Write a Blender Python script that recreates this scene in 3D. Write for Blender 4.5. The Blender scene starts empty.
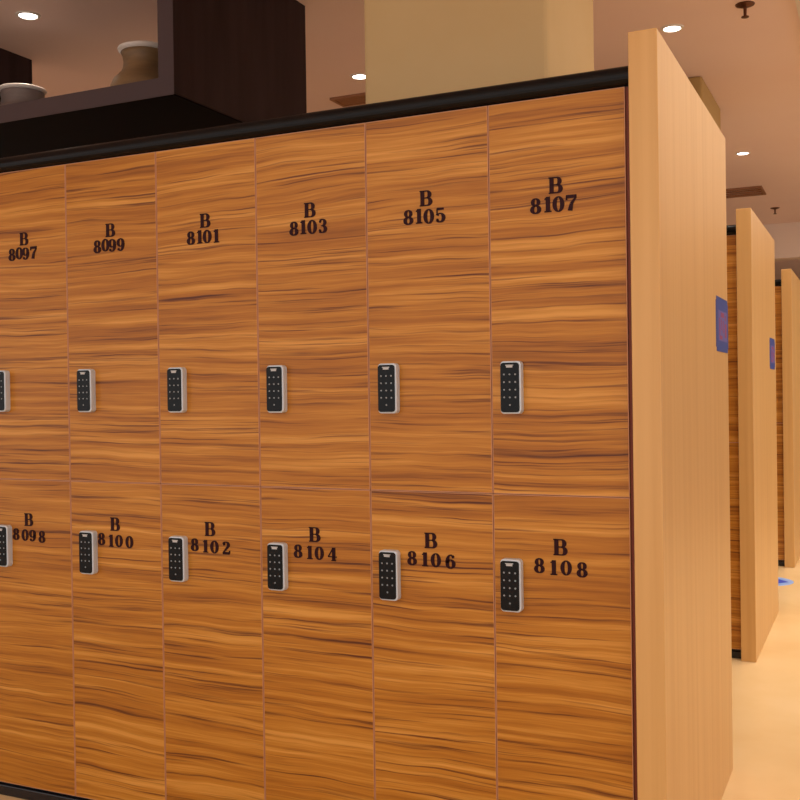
import bpy, bmesh, math, random
from mathutils import Vector, Matrix

S = bpy.context.scene
C = S.collection
random.seed(7)

# ------------------------------------------------------------------ camera
cam_d = bpy.data.cameras.new('camera')
cam_d.sensor_fit = 'HORIZONTAL'
cam_d.sensor_width = 36.0
cam_d.lens = 1029.05 * 36.0 / 800.0
cam_d.clip_start = 0.05
cam = bpy.data.objects.new('camera', cam_d)
C.objects.link(cam)
r_ = Vector((0.90645716, 0.42205119, -0.01442922))
u_ = Vector((0.00998182, 0.01274546, 0.99986895))
f_ = Vector((-0.42217979, 0.9064824, -0.00734038))
M = Matrix((( r_.x, u_.x, -f_.x), (r_.y, u_.y, -f_.y), (r_.z, u_.z, -f_.z))).to_4x4()
M.translation = (0.4975, -2.2552, 1.1793)
cam.matrix_world = M
S.camera = cam

# ------------------------------------------------------------------ world, lights, exposure
W = bpy.data.worlds.new('world')
S.world = W
W.use_nodes = True
W.node_tree.nodes['Background'].inputs[0].default_value = (1.0, 0.94, 0.90, 1)
W.node_tree.nodes['Background'].inputs[1].default_value = 1.2
S.view_settings.view_transform = 'Standard'
S.view_settings.look = 'None'
S.view_settings.gamma = 1
S.view_settings.use_curve_mapping = False
S.view_settings.exposure = 0.0


def area(name, loc, size, power, col, rot=(0, 0, 0), spread=math.pi):
    d = bpy.data.lights.new(name, 'AREA')
    d.shape = 'RECTANGLE'
    d.size, d.size_y = size
    d.energy = power
    d.color = col
    d.spread = spread
    o = bpy.data.objects.new(name, d)
    o.location = loc
    o.rotation_euler = rot
    C.objects.link(o)
    return o


WARM = (1.0, 0.93, 0.78)
# added soft fills without fixtures over camera aisle, cross aisle and far aisle
area('aisle_fill', (-0.9, -2.6, 2.66), (4.0, 1.8), 33, WARM)
area('cross_aisle_fill', (0.62, 0.3, 2.66), (0.5, 2.6), 6.5, WARM, spread=math.radians(105))
area('far_aisle_fill', (0.75, 3.9, 2.66), (0.8, 4.6), 31, WARM, spread=math.radians(90))

# ------------------------------------------------------------------ material helpers


def mat(name, col=(0.5, 0.5, 0.5), rough=0.5, metal=0.0, spec=0.5, emis=None, estr=0.0):
    m = bpy.data.materials.new(name)
    m.use_nodes = True
    b = m.node_tree.nodes['Principled BSDF']
    b.inputs['Base Color'].default_value = (*col, 1)
    b.inputs['Roughness'].default_value = rough
    b.inputs['Metallic'].default_value = metal
    b.inputs['Specular IOR Level'].default_value = spec
    if emis:
        b.inputs['Emission Color'].default_value = (*emis, 1)
        b.inputs['Emission Strength'].default_value = estr
    return m


def srgb(r, g, b):
    def f(c):
        c /= 255.0
        return c / 12.92 if c <= 0.04045 else ((c + 0.055) / 1.055) ** 2.4
    return (f(r), f(g), f(b))


def add_noise(m, scale=30, cols=None, stretch=(1, 1, 1), detail=4, distort=0.0, lo=0.3, hi=0.7, bump=0.0, rnd=False, pre=None):
    """world-placed procedural noise -> colour ramp -> base colour"""
    nt = m.node_tree
    N, L = nt.nodes, nt.links
    b = N['Principled BSDF']
    g = N.new('ShaderNodeNewGeometry')
    src = g.outputs['Position']
    if rnd:
        oi = N.new('ShaderNodeObjectInfo')
        ml = N.new('ShaderNodeMath'); ml.operation = 'MULTIPLY'; ml.inputs[1].default_value = 37.0
        L.new(oi.outputs['Random'], ml.inputs[0])
        cx = N.new('ShaderNodeCombineXYZ')
        for i in range(3):
            L.new(ml.outputs[0], cx.inputs[i])
        va = N.new('ShaderNodeVectorMath'); va.operation = 'ADD'
        L.new(src, va.inputs[0]); L.new(cx.outputs[0], va.inputs[1])
        src = va.outputs[0]
    mp = N.new('ShaderNodeMapping')
    mp.inputs['Scale'].default_value = stretch
    L.new(src, mp.inputs['Vector'])
    t = N.new('ShaderNodeTexNoise')
    t.inputs['Scale'].default_value = scale
    t.inputs['Detail'].default_value = detail
    t.inputs['Distortion'].default_value = distort
    L.new(mp.outputs[0], t.inputs['Vector'])
    rp = N.new('ShaderNodeValToRGB')
    e = rp.color_ramp.elements
    e[0].position = lo; e[0].color = (*cols[0], 1)
    e[1].position = hi; e[1].color = (*cols[-1], 1)
    for i, c in enumerate(cols[1:-1]):
        k = e.new(lo + (hi - lo) * (i + 1) / (len(cols) - 1)); k.color = (*c, 1)
    L.new(t.outputs['Fac'], rp.inputs['Fac'])
    L.new(rp.outputs['Color'], b.inputs['Base Color'])
    if bump:
        bp = N.new('ShaderNodeBump'); bp.inputs['Strength'].default_value = bump; bp.inputs['Distance'].default_value = 0.002
        L.new(t.outputs['Fac'], bp.inputs['Height']); L.new(bp.outputs[0], b.inputs['Normal'])
    return m


def zebrano():
    m = mat('zebrano_laminate', rough=0.36, spec=0.4)
    nt = m.node_tree
    N, L = nt.nodes, nt.links
    b = N['Principled BSDF']
    g = N.new('ShaderNodeNewGeometry')
    oi = N.new('ShaderNodeObjectInfo')
    ml = N.new('ShaderNodeMath'); ml.operation = 'MULTIPLY'; ml.inputs[1].default_value = 53.0
    L.new(oi.outputs['Random'], ml.inputs[0])
    cx = N.new('ShaderNodeCombineXYZ')
    for i in range(3):
        L.new(ml.outputs[0], cx.inputs[i])
    va = N.new('ShaderNodeVectorMath'); va.operation = 'ADD'
    L.new(g.outputs['Position'], va.inputs[0]); L.new(cx.outputs[0], va.inputs[1])
    # gentle waviness of the grain
    mw = N.new('ShaderNodeMapping'); mw.inputs['Scale'].default_value = (2.0, 1.0, 4.0)
    L.new(va.outputs[0], mw.inputs['Vector'])
    wv = N.new('ShaderNodeTexNoise'); wv.inputs['Scale'].default_value = 1.0; wv.inputs['Detail'].default_value = 3
    L.new(mw.outputs[0], wv.inputs['Vector'])
    ws = N.new('ShaderNodeMath'); ws.operation = 'MULTIPLY'; ws.inputs[1].default_value = 0.045
    L.new(wv.outputs['Fac'], ws.inputs[0])
    cz = N.new('ShaderNodeCombineXYZ'); L.new(ws.outputs[0], cz.inputs[2])
    vb = N.new('ShaderNodeVectorMath'); vb.operation = 'ADD'
    L.new(va.outputs[0], vb.inputs[0]); L.new(cz.outputs[0], vb.inputs[1])

    def nz(sx, sz, det, rough=0.5):
        mp = N.new('ShaderNodeMapping'); mp.inputs['Scale'].default_value = (sx, 1.0, sz)
        L.new(vb.outputs[0], mp.inputs['Vector'])
        t = N.new('ShaderNodeTexNoise'); t.inputs['Scale'].default_value = 1.0
        t.inputs['Detail'].default_value = det; t.inputs['Roughness'].default_value = rough
        L.new(mp.outputs[0], t.inputs['Vector'])
        return t.outputs['Fac']
    base = nz(1.0, 46.0, 5, 0.66)
    rp = N.new('ShaderNodeValToRGB')
    e = rp.color_ramp.elements
    e[0].position = 0.30; e[0].color = (*srgb(142, 84, 14), 1)
    e[1].position = 0.68; e[1].color = (*srgb(216, 156, 72), 1)
    k = e.new(0.42); k.color = (*srgb(170, 106, 24), 1)
    k = e.new(0.54); k.color = (*srgb(190, 127, 40), 1)
    L.new(base, rp.inputs['Fac'])
    # thin dark streaks
    st = nz(2.2, 150.0, 3, 0.6)
    rs = N.new('ShaderNodeValToRGB')
    e = rs.color_ramp.elements
    e[0].position = 0.30; e[0].color = (*srgb(138, 104, 72), 1)
    e[1].position = 0.46; e[1].color = (1, 1, 1, 1)
    L.new(st, rs.inputs['Fac'])
    mx = N.new('ShaderNodeMix'); mx.data_type = 'RGBA'; mx.blend_type = 'MULTIPLY'; mx.inputs[0].default_value = 1.0
    L.new(rp.outputs['Color'], mx.inputs[6]); L.new(rs.outputs['Color'], mx.inputs[7])
    L.new(mx.outputs[2], b.inputs['Base Color'])
    return m


M_door = zebrano()
M_edge = mat('door_edge_band', srgb(196, 140, 104), 0.45)
M_carc = mat('locker_carcass', srgb(112, 44, 24), 0.6)
M_beech = add_noise(mat('pale_beech_veneer', rough=0.38, spec=0.5), 1.0,
                    [srgb(206, 158, 94), srgb(213, 167, 103), srgb(218, 173, 110)], stretch=(34, 34, 0.9), detail=5, lo=0.28, hi=0.72, distort=0.3)
M_cap = mat('black_gloss_moulding', srgb(10, 9, 12), 0.24, spec=0.2)
M_kick = mat('black_kickboard', srgb(14, 14, 22), 0.2)
M_num = mat('dark_maroon_acrylic', srgb(44, 12, 20), 0.5, spec=0.15)
M_lockb = mat('silver_lock_shell', srgb(206, 218, 232), 0.35, 0.1)
M_lockp = mat('black_keypad_glass', srgb(10, 12, 16), 0.2, spec=0.2)
M_key = mat('printed_key_mark', srgb(140, 148, 156), 0.5)
M_logo = mat('lock_top_mark', srgb(190, 192, 196), 0.4)
M_dark = add_noise(mat('dark_wenge_veneer', rough=0.6, spec=0.12), 1.0,
                   [srgb(40, 24, 22), srgb(56, 38, 36)], stretch=(14, 14, 1.5), detail=4)
M_under_shade = mat('underside_shade_black', srgb(10, 4, 4), 0.8, spec=0.05)
M_olive = mat('olive_column_paint', srgb(178, 146, 92), 0.75, spec=0.2)
M_col = add_noise(mat('cream_column_paint', rough=0.75, spec=0.2), 3.0, [srgb(206, 176, 126), srgb(212, 184, 136)])
M_ceil = add_noise(mat('ceiling_paint', rough=0.85, spec=0.2), 1.2, [srgb(236, 210, 203), srgb(240, 216, 209)])
M_soff = mat('bulkhead_paint', srgb(222, 200, 184), 0.8, spec=0.2)
M_wall = mat('far_wall_paint', srgb(128, 106, 62), 0.8, spec=0.2)
M_swall = mat('side_wall_paint', srgb(205, 178, 150), 0.8, spec=0.2)
M_stick = mat('blue_sticker', srgb(36, 60, 142), 0.5)
M_stickr = mat('sticker_red_print', srgb(140, 50, 100), 0.5)
M_stickw = mat('sticker_pale_print', srgb(92, 84, 160), 0.5)
M_mark = mat('floor_marker_pale', srgb(140, 178, 245), 0.4)
M_markb = mat('floor_marker_blue', srgb(30, 80, 215), 0.4)
M_vase = add_noise(mat('olive_clay_glaze', rough=0.5), 9.0, [srgb(120, 92, 62), srgb(150, 118, 80)], stretch=(1, 1, 3))
M_vase2 = add_noise(mat('grey_clay_glaze', rough=0.5), 9.0, [srgb(118, 104, 100), srgb(140, 126, 120)], stretch=(1, 1, 3))
M_rim_lit = mat('lit_rim_paint', srgb(242, 232, 224), 0.3)  # whitened so the lamp light on the rims sits in the colour
M_ring = mat('lamp_trim', srgb(225, 215, 205), 0.35)
M_lamp = mat('lamp_glow', (1, 1, 1), 0.5, emis=(1.0, 0.93, 0.85), estr=9.0)
M_panel = mat('cove_glow', (1, 1, 1), 0.5, emis=(1.0, 0.86, 0.70), estr=0.9)
M_brass = mat('sprinkler_metal', srgb(96, 58, 40), 0.4, 0.7)
M_streak = mat('streak_brown', srgb(150, 104, 72), 0.6)
M_floor = add_noise(mat('floor_tile', rough=0.24, spec=0.5), 1.6, [srgb(226, 190, 138), srgb(234, 202, 152), srgb(240, 210, 164)], detail=5, lo=0.3, hi=0.7)

# ------------------------------------------------------------------ mesh helpers


def link(name, bm, m, parent=None, smooth=False):
    me = bpy.data.meshes.new(name)
    bmesh.ops.recalc_face_normals(bm, faces=bm.faces)
    bm.to_mesh(me)
    bm.free()
    if smooth:
        for p in me.polygons:
            p.use_smooth = True
    me.materials.append(m)
    o = bpy.data.objects.new(name, me)
    C.objects.link(o)
    if parent:
        o.parent = parent
    return o


def box(bm, x0, x1, y0, y1, z0, z1, bev=0.0, seg=2):
    v = [bm.verts.new(p) for p in ((x0, y0, z0), (x1, y0, z0), (x1, y1, z0), (x0, y1, z0), (x0, y0, z1), (x1, y0, z1), (x1, y1, z1), (x0, y1, z1))]
    fs = [bm.faces.new([v[i] for i in q]) for q in ((0, 3, 2, 1), (4, 5, 6, 7), (0, 1, 5, 4), (1, 2, 6, 5), (2, 3, 7, 6), (3, 0, 4, 7))]
    if bev:
        ed = {e for f in fs for e in f.edges}
        bmesh.ops.bevel(bm, geom=list(ed), offset=bev, segments=seg, affect='EDGES', profile=0.5)


def boxobj(name, x0, x1, y0, y1, z0, z1, m, parent=None, bev=0.0, seg=2):
    bm = bmesh.new()
    box(bm, x0, x1, y0, y1, z0, z1, bev, seg)
    return link(name, bm, m, parent)


def lathe(bm, prof, n=40, c=(0, 0, 0)):
    rings = []
    for r, z in prof:
        if r < 1e-5:
            rings.append([bm.verts.new((c[0], c[1], c[2] + z))])
        else:
            rings.append([bm.verts.new((c[0] + r * math.cos(2 * math.pi * i / n), c[1] + r * math.sin(2 * math.pi * i / n), c[2] + z)) for i in range(n)])
    for a, b in zip(rings, rings[1:]):
        for i in range(n):
            j = (i + 1) % n
            if len(a) == 1 and len(b) == 1:
                continue
            if len(a) == 1:
                bm.faces.new((a[0], b[i], b[j]))
            elif len(b) == 1:
                bm.faces.new((a[i], a[j], b[0]))
            else:
                bm.faces.new((a[i], a[j], b[j], b[i]))


def empty(name, loc, label=None, cat=None, group=None):
    o = bpy.data.objects.new(name, None)
    o.empty_display_size = 0.1
    o.location = loc
    C.objects.link(o)
    if label:
        o['label'] = label
        o['category'] = cat
    if group:
        o['group'] = group
    return o


def tag(o, label, cat, group=None):
    o['label'] = label
    o['category'] = cat
    if group:
        o['group'] = group
    return o


def struct(o):
    o['kind'] = 'structure'
    return o


# ------------------------------------------------------------------ glyphs: high contrast slab lettering cut from 2 mm acrylic
# every glyph is centred on 0,0 with height 1; a stroke is (points, half widths)


def arc(cx, cy, rx, ry, a0, a1, thick, thin, n=26):
    """stroke along an ellipse, thick where it runs upright, thin where it runs level"""
    P, Wd = [], []
    for i in range(n + 1):
        a = math.radians(a0 + (a1 - a0) * i / n)
        P.append((cx + rx * math.cos(a), cy + ry * math.sin(a)))
        k = abs(math.cos(a)) ** 1.3
        Wd.append(thin + (thick - thin) * k)
    return P, Wd


def ball(cx, cy, r):
    return [(cx - r, cy), (cx - r * .7, cy), (cx, cy), (cx + r * .7, cy), (cx + r, cy)], [r * .1, r * .72, r, r * .72, r * .1]


def bar(x0, y0, x1, y1, w0, w1=None):
    return [(x0, y0), (x1, y1)], [w0, w0 if w1 is None else w1]


GL = {
    'B': [bar(-.20, -.5, -.20, .5, .085), bar(-.36, .475, .08, .475, .028), bar(-.36, -.475, .10, -.475, .028), bar(-.2, .02, .1, .02, .026),
          arc(.06, .245, .17, .23, -90, 90, .085, .026), arc(.08, -.23, .20, .245, -90, 90, .09, .026)],
    '0': [arc(0, 0, .215, .47, 0, 360, .088, .028, 44)],
    '1': [bar(.0, -.5, .0, .5, .09), bar(-.2, -.472, .2, -.472, .03), bar(-.19, .33, -.02, .45, .03)],
    '8': [arc(0, .245, .165, .225, 0, 360, .078, .03, 36), arc(0, -.235, .20, .24, 0, 360, .088, .03, 36)],
    '9': [arc(0, .17, .205, .30, 0, 360, .085, .028, 40), arc(-.01, .10, .225, .57, 0, -110, .09, .028), ball(-.16, -.36, .085)],
    '6': [arc(0, -.17, .205, .30, 0, 360, .085, .028, 40), arc(.01, -.10, .225, .57, 180, 70, .09, .028), ball(.16, .36, .085)],
    '7': [bar(-.27, .42, .30, .42, .08), bar(-.25, .5, -.25, .2, .022, .035), bar(.27, .36, .02, -.05, .03, .07), bar(.02, -.05, -.06, -.5, .07, .10)],
    '3': [arc(-.01, .245, .185, .225, 140, -90, .08, .028), arc(-.01, -.235, .215, .24, 90, -140, .088, .028), bar(-.1, .01, .0, .01, .025), ball(-.15, .32, .075), ball(-.17, -.32, .08)],
    '5': [bar(-.20, .43, .22, .43, .065, .05), bar(-.20, .47, -.20, .02, .025), arc(-.02, -.17, .22, .29, 145, -140, .088, .028), ball(-.18, -.32, .08)],
    '4': [bar(.10, -.5, .10, .5, .085), bar(.06, .47, -.28, -.17, .028), bar(-.31, -.2, .32, -.2, .03), bar(-.06, -.472, .26, -.472, .028)],
    '2': [arc(-.0, .23, .19, .24, 160, -25, .085, .028), bar(.17, .12, -.24, -.40, .07, .03), bar(-.26, -.42, .26, -.42, .075), bar(.26, -.46, .28, -.2, .03), ball(-.15, .28, .08)],
}


def glyph_mesh(ch, h, depth=0.002):
    bm = bmesh.new()
    for P, Wd in GL[ch]:
        Lf, Rt = [], []
        n = len(P)
        for i, (x, y) in enumerate(P):
            a = P[max(i - 1, 0)]; b = P[min(i + 1, n - 1)]
            dx, dy = b[0] - a[0], b[1] - a[1]
            l = math.hypot(dx, dy) or 1
            nx, ny = -dy / l, dx / l
            w = Wd[i] * 1.25 + 0.006
            Lf.append(((x + nx * w) * 1.2, y + ny * w))
            Rt.append(((x - nx * w) * 1.2, y - ny * w))
        F = [[bm.verts.new((px * h, -depth, py * h)) for px, py in s] for s in (Lf, Rt)]
        K = [[bm.verts.new((px * h, 0, py * h)) for px, py in s] for s in (Lf, Rt)]
        for i in range(n - 1):
            bm.faces.new((F[0][i], F[1][i], F[1][i + 1], F[0][i + 1]))
            bm.faces.new((F[0][i], F[0][i + 1], K[0][i + 1], K[0][i]))
            bm.faces.new((F[1][i], K[1][i], K[1][i + 1], F[1][i + 1]))
        for i in (0, n - 1):
            bm.faces.new((F[0][i], F[1][i], K[1][i], K[0][i]))
    me = bpy.data.meshes.new('glyph')
    bmesh.ops.recalc_face_normals(bm, faces=bm.faces)
    bm.to_mesh(me)
    bm.free()
    me.materials.append(M_num)
    return me


# ------------------------------------------------------------------ room shell
HC = 2.7
struct(boxobj('floor', -14, 7, -6, 14, -0.1, 0, M_floor))
struct(boxobj('ceiling', -14, 7, -6, 14, HC, HC + 0.1, M_ceil))
struct(boxobj('wall_back', -14, 7, 14, 14.1, 0, HC, M_wall))
struct(boxobj('trim_1', -14, 7, 7.93, 8.13, 2.376, HC, M_soff))        # pale bulkhead across the far end

# ------------------------------------------------------------------ columns
for x0, y0, lab in ((-0.89, 0.5, 'broad cream painted column rising behind the front row of lockers'),
                    (-0.86, 2.92, 'olive cream column top meeting the ceiling beyond the tall end panel')):
    o = boxobj('column', x0, x0 + (0.57 if y0 < 1 else 0.592), y0, y0 + (0.52 if y0 < 1 else 0.65), 0, HC, M_col if y0 < 1 else M_olive, bev=0.012)
    tag(o, lab, 'column', 'painted columns')

# ------------------------------------------------------------------ lockers
DW = 0.3183
DH = 0.9
ZB = 0.0411


def make_lock(parent):
    """keypad lock, origin at its centre back; 50 mm wide, 118 mm high"""
    w, h = 0.050, 0.121
    bm = bmesh.new()
    box(bm, -w / 2, w / 2, -0.019, 0, -h / 2, h / 2)
    ed = [e for e in bm.edges if abs(e.verts[0].co.y - e.verts[1].co.y) > 0.015]
    bmesh.ops.bevel(bm, geom=ed, offset=0.009, segments=5, affect='EDGES', profile=0.5)
    ed = [e for e in bm.edges if e.verts[0].co.y < -0.0189 and e.verts[1].co.y < -0.0189]
    bmesh.ops.bevel(bm, geom=ed, offset=0.003, segments=3, affect='EDGES', profile=0.5)
    body = link('keypad_lock', bm, M_lockb, parent)
    bm = bmesh.new()
    pw, ph = 0.0445, 0.1135
    box(bm, -pw / 2 - 0.001, pw / 2 - 0.001, -0.0210, -0.0189, -ph / 2, ph / 2)
    ed = [e for e in bm.edges if abs(e.verts[0].co.y - e.verts[1].co.y) > 0.001]
    bmesh.ops.bevel(bm, geom=ed, offset=0.007, segments=5, affect='EDGES', profile=0.5)
    link('keypad_plate', bm, M_lockp, body)
    bm = bmesh.new()
    box(bm, -0.009, 0.006, -0.0216, -0.0210, 0.0455, 0.0505)
    box(bm, -0.011, 0.008, -0.0216, -0.0210, 0.0500, 0.0520)
    link('lock_emblem', bm, M_logo, body)
    kb = None
    for r in range(5):
        for c in range(3):
            if r == 4 and c != 1:
                continue
            z = 0.030 - r * 0.0175
            x = -0.0145 + c * 0.0135
            bm = bmesh.new()
            lathe(bm, [(0, 0.0006), (0.0021, 0.0006), (0.0021, 0.0)], 10)
            bmesh.ops.rotate(bm, verts=bm.verts, matrix=Matrix.Rotation(math.pi / 2, 3, 'X'))
            k = link('key', bm, M_key, body)
            k.location = (x, -0.0210, z)
    return body


def make_locker(z0, label, group):
    """origin at the bottom right front corner of the door opening"""
    t = empty('locker', (0, 0, z0), label, 'locker', group)
    # carcass: open box behind the door
    bm = bmesh.new()
    T = 0.014
    box(bm, -DW, -DW + T, 0.0205, 0.45, 0, DH)
    box(bm, -T, 0, 0.0205, 0.45, 0, DH)
    box(bm, -DW + T, -T, 0.0205, 0.45, 0, T)
    box(bm, -DW + T, -T, 0.0205, 0.45, DH - T, DH)
    box(bm, -DW + T, -T, 0.438, 0.45, T, DH - T)
    link('body', bm, M_carc, t)
    d = boxobj('door', -DW + 0.0026, -0.0014, 0.0, 0.0195, 0.0016, DH - 0.0016, M_door, t, bev=0.0008, seg=1)
    # pale banding on the four door edges, standing a hair proud
    bm = bmesh.new()
    a, b_, c_, d_ = -DW + 0.0012, -0.0004, 0.0006, DH - 0.0006
    w = 0.0017
    box(bm, a, a + w, -0.0003, 0.019, c_, d_)
    box(bm, b_ - w, b_, -0.0003, 0.019, c_, d_)
    box(bm, a + w, b_ - w, -0.0003, 0.019, c_, c_ + w)
    box(bm, a + w, b_ - w, -0.0003, 0.019, d_ - w, d_)
    link('edge_band', bm, M_edge, d)
    lk = make_lock(t)
    return t, lk


def copy_tree(o, parent=None):
    c = o.copy()
    C.objects.link(c)
    c.parent = parent
    for ch in [x for x in bpy.data.objects if x.parent == o]:
        copy_tree(ch, c)
    return c


def child(o, base):
    return [x for x in bpy.data.objects if x.parent == o and x.name.split('.')[0] == base][0]


UP_DIG = [(-0.0463, -0.0425), (-0.018, -0.041), (0.0065, -0.043), (0.0365, -0.043)]
LO_DIG = [(-0.0485, -0.044), (-0.0145, -0.046), (0.0135, -0.0465), (0.0505, -0.0475)]
glyph_cache = {}
UP_L = ((-.2655, 1.187), (-.2600, 1.1895), (-.2580, 1.1925), (-.2515, 1.1945), (-.2455, 1.197), (-.2480, 1.2))
LO_L = ((-.2720, .733), (-.2645, .737), (-.2635, .7395), (-.2560, .742), (-.2475, .743), (-.2495, .7455))


def put_number(t, txt, upper):
    door = child(t, 'door')
    z = (1.641 - ZB - DH) if upper else (0.8245 - ZB)
    items = [('B', -0.159, z, 0.036)]
    for ch, (dx, dz) in zip(txt, UP_DIG if upper else LO_DIG):
        items.append((ch, -0.159 + dx + random.uniform(-.0008, .0008), z + dz + random.uniform(-.0008, .0008), 0.0345 if upper else 0.033))
    for ch, x, zz, h in items:
        if (ch, h) not in glyph_cache:
            glyph_cache[(ch, h)] = glyph_mesh(ch, h)
        o = bpy.data.objects.new('letter' if ch == 'B' else 'digit', glyph_cache[(ch, h)])
        C.objects.link(o)
        o.parent = door
        o.location = (x, 0, zz)


proto, lock0 = make_locker(ZB, 'x', 'x')
lock0.location = (-0.2630, 0, 0)


specs = []
for k in range(6):
    n = 8107 - 2 * k
    specs.append((-k * DW, 0.0, True, 'upper striped wood locker numbered B %d with black keypad lock' % n, 'upper lockers of the front row', str(n)))
    specs.append((-k * DW, 0.0, False, 'lower striped wood locker numbered B %d with black keypad lock' % (n + 1), 'lower lockers of the front row', str(n + 1)))
X2, Y2, X3, Y3 = 0.0085, 2.3719, -0.0125, 4.8931
for X, Y, nm in ((X2 - 0.0625, Y2 + 0.034, 'second'), (X3 - 0.0625, Y3 + 0.034, 'third')):
    for upper in (True, False):
        specs.append((X, Y, upper, '%s wood locker in the shade at the aisle end of the %s row' % ('upper' if upper else 'lower', nm), 'lockers of the rows behind', None))
# copies first (while the source is still bare), the source itself last
made = []
for i, s in enumerate(specs):
    if i < len(specs) - 1:
        t = copy_tree(proto)
    else:
        t = proto
    made.append((t, s))
for t, (x, y, upper, label, group, txt) in made:
    t.location = (x, y, ZB + (DH if upper else 0))
    t['label'] = label
    t['group'] = group
    lk = child(t, 'keypad_lock')
    kk = min(5, max(0, round(-x / DW))) if y == 0 else 0
    lx, lz = (UP_L if upper else LO_L)[kk]
    lk.location = (lx, 0, lz - ZB - (DH if upper else 0))
    if txt:
        put_number(t, txt, upper)

# mouldings, kick boards, end panels for each row


def cap(name, x0, x1, y, label, group):
    """black bullnose moulding lying on the lockers"""
    z = ZB + 2 * DH
    prof = [(0.46, 0), (0.46, 0.044)] + [(0.004 - 0.019 * math.sin(math.radians(a)) ** 0.8, 0.023 + 0.021 * math.cos(math.radians(a))) for a in range(0, 181, 15)] + [(0.004, 0.0)]
    bm = bmesh.new()
    a = [bm.verts.new((x0, y + p, z + q)) for p, q in prof]
    b = [bm.verts.new((x1, y + p, z + q)) for p, q in prof]
    n = len(prof)
    for i in range(n):
        j = (i + 1) % n
        bm.faces.new((a[i], a[j], b[j], b[i]))
    bm.faces.new(a)
    bm.faces.new(list(reversed(b)))
    return tag(link(name, bm, M_cap), label, 'moulding', group)


def kick(x0, x1, y, label, group):
    bm = bmesh.new()
    box(bm, x0, x1, y + 0.012, y + 0.45, 0, ZB, 0)
    box(bm, x0, x1, y + 0.003, y + 0.012, 0, ZB - 0.010, 0.003)
    return tag(link('kickboard', bm, M_kick), label, 'kickboard', group)


XL = -6 * DW
cap('top_moulding', XL, 0.0148, 0, 'long glossy black moulding along the top of the front locker row', 'black top mouldings')
cap('top_moulding', X2 - 0.077 - DW, X2 - 0.0622, Y2 + 0.034, 'short visible end of black moulding on the second locker row', 'black top mouldings')
cap('top_moulding', X3 - 0.077 - DW, X3 - 0.0622, Y3 + 0.034, 'small black moulding end on the farthest, third locker row', 'black top mouldings')
kick(XL, 0.0148, 0, 'black kickboard along the floor under the front locker row', 'black kickboards')
kick(X2 - 0.077 - DW, X2 - 0.0622, Y2 + 0.034, 'black kickboard end under the second locker row', 'black kickboards')
kick(X3 - 0.077 - DW, X3 - 0.0622, Y3 + 0.034, 'black kickboard end under the farthest, third locker row', 'black kickboards')

# dark filler strips between the last door and the end panel
tag(boxobj('filler_strip', 0.0006, 0.0146, 0.004, 0.45, ZB, ZB + 2 * DH, M_carc), 'narrow dark maroon upright strip between the front lockers and their end panel', 'filler strip')

PH = 1.947
for x1, y0, D, lab in ((0.0769, -0.0337, 1.078, 'tall pale beech end panel of the front locker row, nearest and largest'),
                       (X2, Y2, 1.088, 'pale beech end panel of the second locker row, middle of three'),
                       (X3, Y3, 1.09, 'farthest pale beech end panel at the right edge, third locker row')):
    tag(boxobj('end_panel', x1 - 0.0618, x1, y0, y0 + D, 0, PH, M_beech, bev=0.002), lab, 'end panel', 'beech end panels')


# stickers on the two nearer end panels
def sticker(x, y0, y1, z0, z1, lab):
    t = empty('sticker', (x, (y0 + y1) / 2, z0), lab, 'sticker', 'blue stickers on the end panels')
    w, h = y1 - y0, z1 - z0
    bm = bmesh.new()
    box(bm, 0.0, 0.0012, -w / 2, w / 2, 0, h)
    ed = [e for e in bm.edges if abs(e.verts[0].co.x - e.verts[1].co.x) > 0.001]
    bmesh.ops.bevel(bm, geom=ed, offset=0.012, segments=4, affect='EDGES')
    link('backing', bm, M_stick, t)
    bm = bmesh.new()
    box(bm, 0.0012, 0.0016, -w * .34, w * .40, h * .20, h * .76)
    link('print_panel', bm, M_stickw, t)
    bm = bmesh.new()
    for a, b, c, d in ((-.12, .14, .64, .73), (-.26, -.20, .30, .62), (-.10, -.05, .40, .60), (.04, .09, .36, .58), (.20, .34, .28, .54), (-.24, -.02, .23, .30), (.24, .30, .60, .70)):
        box(bm, 0.0016, 0.0019, w * a, w * b, h * c, h * d)
    link('red_print', bm, M_stickr, t)


sticker(0.0769, 0.79, 1.042, 1.285, 1.444, 'blue sticker with red print on the nearest end panel')
sticker(X2, 3.13, 3.40, 1.27, 1.425, 'small blue sticker on the side of the second end panel')

# round marker on the floor
t = empty('floor_marker', (-0.150, 4.35, 0), 'pale blue round marker stuck on the floor by the second end panel', 'floor marker')
bm = bmesh.new()
lathe(bm, [(0, 0.0012), (0.165, 0.0012), (0.17, 0.0)], 40)
link('disc', bm, M_mark, t)
bm = bmesh.new()
box(bm, 0.0, 0.085, -0.03, 0.03, 0.0012, 0.0018)
v = [bm.verts.new(p) for p in ((0.07, -0.09, 0.0019), (0.14, 0.0, 0.0019), (0.07, 0.09, 0.0019))]
bm.faces.new(v)
link('arrow', bm, M_markb, t)

# ------------------------------------------------------------------ ceiling-hung display frame and vases
M_fedge = mat('lit_board_front', srgb(78, 64, 66), 0.5, spec=0.2)  # lighter tone of the lit board fronts put into the colour
t = empty('hanging_display_frame', (-2.24, 0.845, 2.143), 'dark brown display frame hung from the ceiling holding two vases', 'display frame')


def rel(o, t):
    o.parent = t
    o.matrix_parent_inverse = Matrix.Translation(-t.location)
    return o


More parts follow.
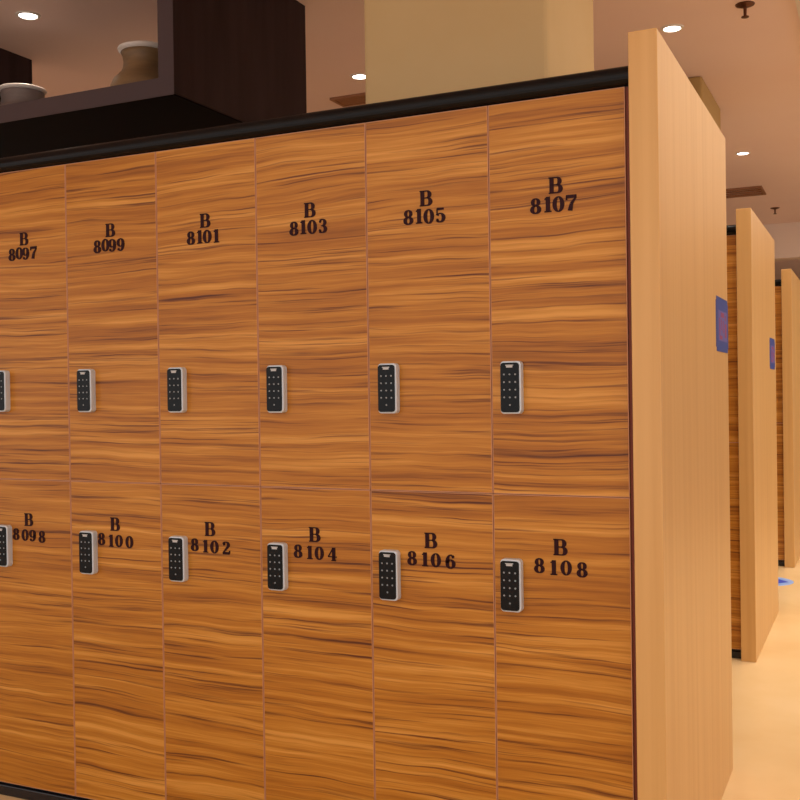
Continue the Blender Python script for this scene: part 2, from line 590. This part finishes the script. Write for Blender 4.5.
rel(boxobj('shelf', -3.01, -1.528, 0.425, 1.265, 2.143, 2.199, M_dark), t)
bm = bmesh.new()
box(bm, -3.01, -1.528, 0.4225, 0.4250, 2.1395, 2.199)
box(bm, -1.588, -1.528, 0.4225, 0.4250, 2.199, HC)
box(bm, -3.01, -2.946, 0.4225, 0.4250, 2.199, HC)
fe = rel(link('lit_front', bm, M_fedge), t)
fe['label'] = 'grey brown board fronts painted as lit'
rel(boxobj('underside_shade', -2.99, -1.533, 0.430, 1.260, 2.1395, 2.143, M_under_shade), t)  # thin black sheet that paints the shade under the shelf
rel(boxobj('side_panel', -1.588, -1.528, 0.425, 1.265, 2.199, HC, M_dark), t)
rel(boxobj('side_panel', -3.01, -2.946, 0.425, 1.265, 2.199, HC, M_dark), t)


def vase(x, y, m, H, rr, R, rc, lab, nk=.84):
    t = empty('vase', (x, y, 2.199), lab, 'vase', 'clay vases in the display frame')
    bm = bmesh.new()
    lathe(bm, [(0, 0), (R * .62, 0), (R * .68, .01), (R * .90, H * .16), (R, H * .34), (R * .97, H * .48), (R * .88, H * .57), (rr * 1.04, H * .62), (rr * .99, H * .645),
               (rr * .93, H * .66), (rr * nk, H * .72), (rr * (nk - .03), H * .80), (rr * nk, H * .88), (rr * .92, H * .935),
               (rr * .84, H * .94), (rr * .74, H * .85), (rr * .72, H * .72), (R * .85, H * .45), (R * .6, .03), (0, .02)], 48)
    link('body', bm, m, t, smooth=True)
    bm = bmesh.new()
    lathe(bm, [(rr * .86, H * .925), (rr * .94, H * .935), (rr * 1.0, H * .955), (rr * 1.03, H * .978), (rr, H * .995), (rr * .95, H), (rr * .88, H * .985), (rr * .84, H * .95), (rr * .86, H * .925)], 48)
    r = link('rim', bm, M_rim_lit, t, smooth=True)
    r['label'] = rc


vase(-1.982, 0.85, M_vase, 0.280, 0.096, 0.130, 'rim painted as lit', 'olive brown clay vase with flared rim beside the dark upright')
vase(-2.592, 0.85, M_vase2, 0.212, 0.090, 0.110, 'grey rim painted as lit', 'shorter grey clay vase with rim painted as lit at the left edge of the frame', .93)

# ------------------------------------------------------------------ ceiling fixtures


def downlight(x, y, lab, power=14):
    t = empty('downlight', (x, y, HC), lab, 'downlight', 'recessed ceiling downlights')
    bm = bmesh.new()
    lathe(bm, [(0.034, -0.002), (0.037, -0.006), (0.047, -0.004), (0.049, 0.0)], 32)
    link('trim_ring', bm, M_ring, t)
    bm = bmesh.new()
    lathe(bm, [(0, -0.0035), (0.034, -0.0035), (0.035, -0.001)], 32)
    link('lamp', bm, M_lamp, t)
    d = bpy.data.lights.new('downlight_beam', 'SPOT')
    d.energy = power
    d.color = (1.0, 0.84, 0.66)
    d.spot_size = math.radians(125)
    d.spot_blend = 0.8
    d.shadow_soft_size = 0.05
    o = bpy.data.objects.new('downlight_beam', d)
    o.location = (0, 0, -0.03)
    o.parent = t
    C.objects.link(o)


downlight(-0.279, 2.184, 'lit downlight in the ceiling above the nearest end panel', 20)
downlight(-0.288, 4.754, 'small far downlight above the second end panel', 20)
downlight(-1.745, 2.159, 'downlight seen at the left edge of the broad cream column', 20)
downlight(-2.553, 0.847, 'downlight over the vases inside the dark display frame', 10)


def sprinkler(x, y, lab, s=1.0):
    t = empty('sprinkler', (x, y, HC), lab, 'sprinkler', 'ceiling sprinklers')
    bm = bmesh.new()
    lathe(bm, [(0, -.012 * s), (0.014 * s, -.012 * s), (0.036 * s, -.004 * s), (0.038 * s, 0)], 24)
    link('escutcheon', bm, M_brass, t)
    bm = bmesh.new()
    lathe(bm, [(0.007 * s, -.010 * s), (0.006 * s, -.048 * s)], 12)
    link('stem', bm, M_brass, t)
    bm = bmesh.new()
    lathe(bm, [(0, -.048 * s), (0.015 * s, -.049 * s), (0.015 * s, -.052 * s), (0, -.053 * s)], 16)
    link('deflector', bm, M_brass, t)


sprinkler(0.030, 2.045, 'dark brass sprinkler on the ceiling at the upper right corner')
sprinkler(-0.289, 7.03, 'tiny distant sprinkler on the ceiling over the second end panel')


def streak(x0, x1, y0, y1, lab):  # framed slats standing for a dark streak on the ceiling
    t = empty('ceiling_streak', ((x0 + x1) / 2, (y0 + y1) / 2, HC), lab, 'streak', 'dark streaks in the ceiling')
    w, d = (x1 - x0) / 2, (y1 - y0) / 2
    bm = bmesh.new()
    box(bm, -w, w, -d, -d + .02, -.012, 0); box(bm, -w, w, d - .02, d, -.012, 0)
    box(bm, -w, -w + .02, -d + .02, d - .02, -.012, 0); box(bm, w - .02, w, -d + .02, d - .02, -.012, 0)
    link('frame', bm, M_streak, t)
    n = 4
    for i in range(n):
        y = -d + .02 + (2 * d - .04) * (i + .5) / n
        bm = bmesh.new()
        box(bm, -w + .02, w - .02, y - .012, y + .012, -.009, -.002)
        link('slat', bm, M_streak, t)


streak(-1.25, -0.29, 5.95, 6.30, 'long dark vent in the far ceiling beside the nearest end panel')
streak(-2.05, -1.78, 2.41, 2.56, 'small dark vent in the ceiling just left of the cream column')

# glowing ceiling cove over the aisle that runs past the end panels
t = empty('ceiling_light_panel', (0.75, 2.6, HC), 'bright cream ceiling light panel at the top right corner', 'ceiling light')
bm = bmesh.new()
box(bm, -0.535, -0.515, -3.0, 6.0, -0.012, 0); box(bm, 0.515, 0.535, -3.0, 6.0, -0.012, 0)
box(bm, -0.515, 0.515, -3.0, -2.98, -0.012, 0); box(bm, -0.515, 0.515, 5.98, 6.0, -0.012, 0)
link('frame', bm, M_ring, t)
bm = bmesh.new()
box(bm, -0.514, 0.514, -2.979, 5.979, -0.006, -0.001)
link('diffuser', bm, M_panel, t)
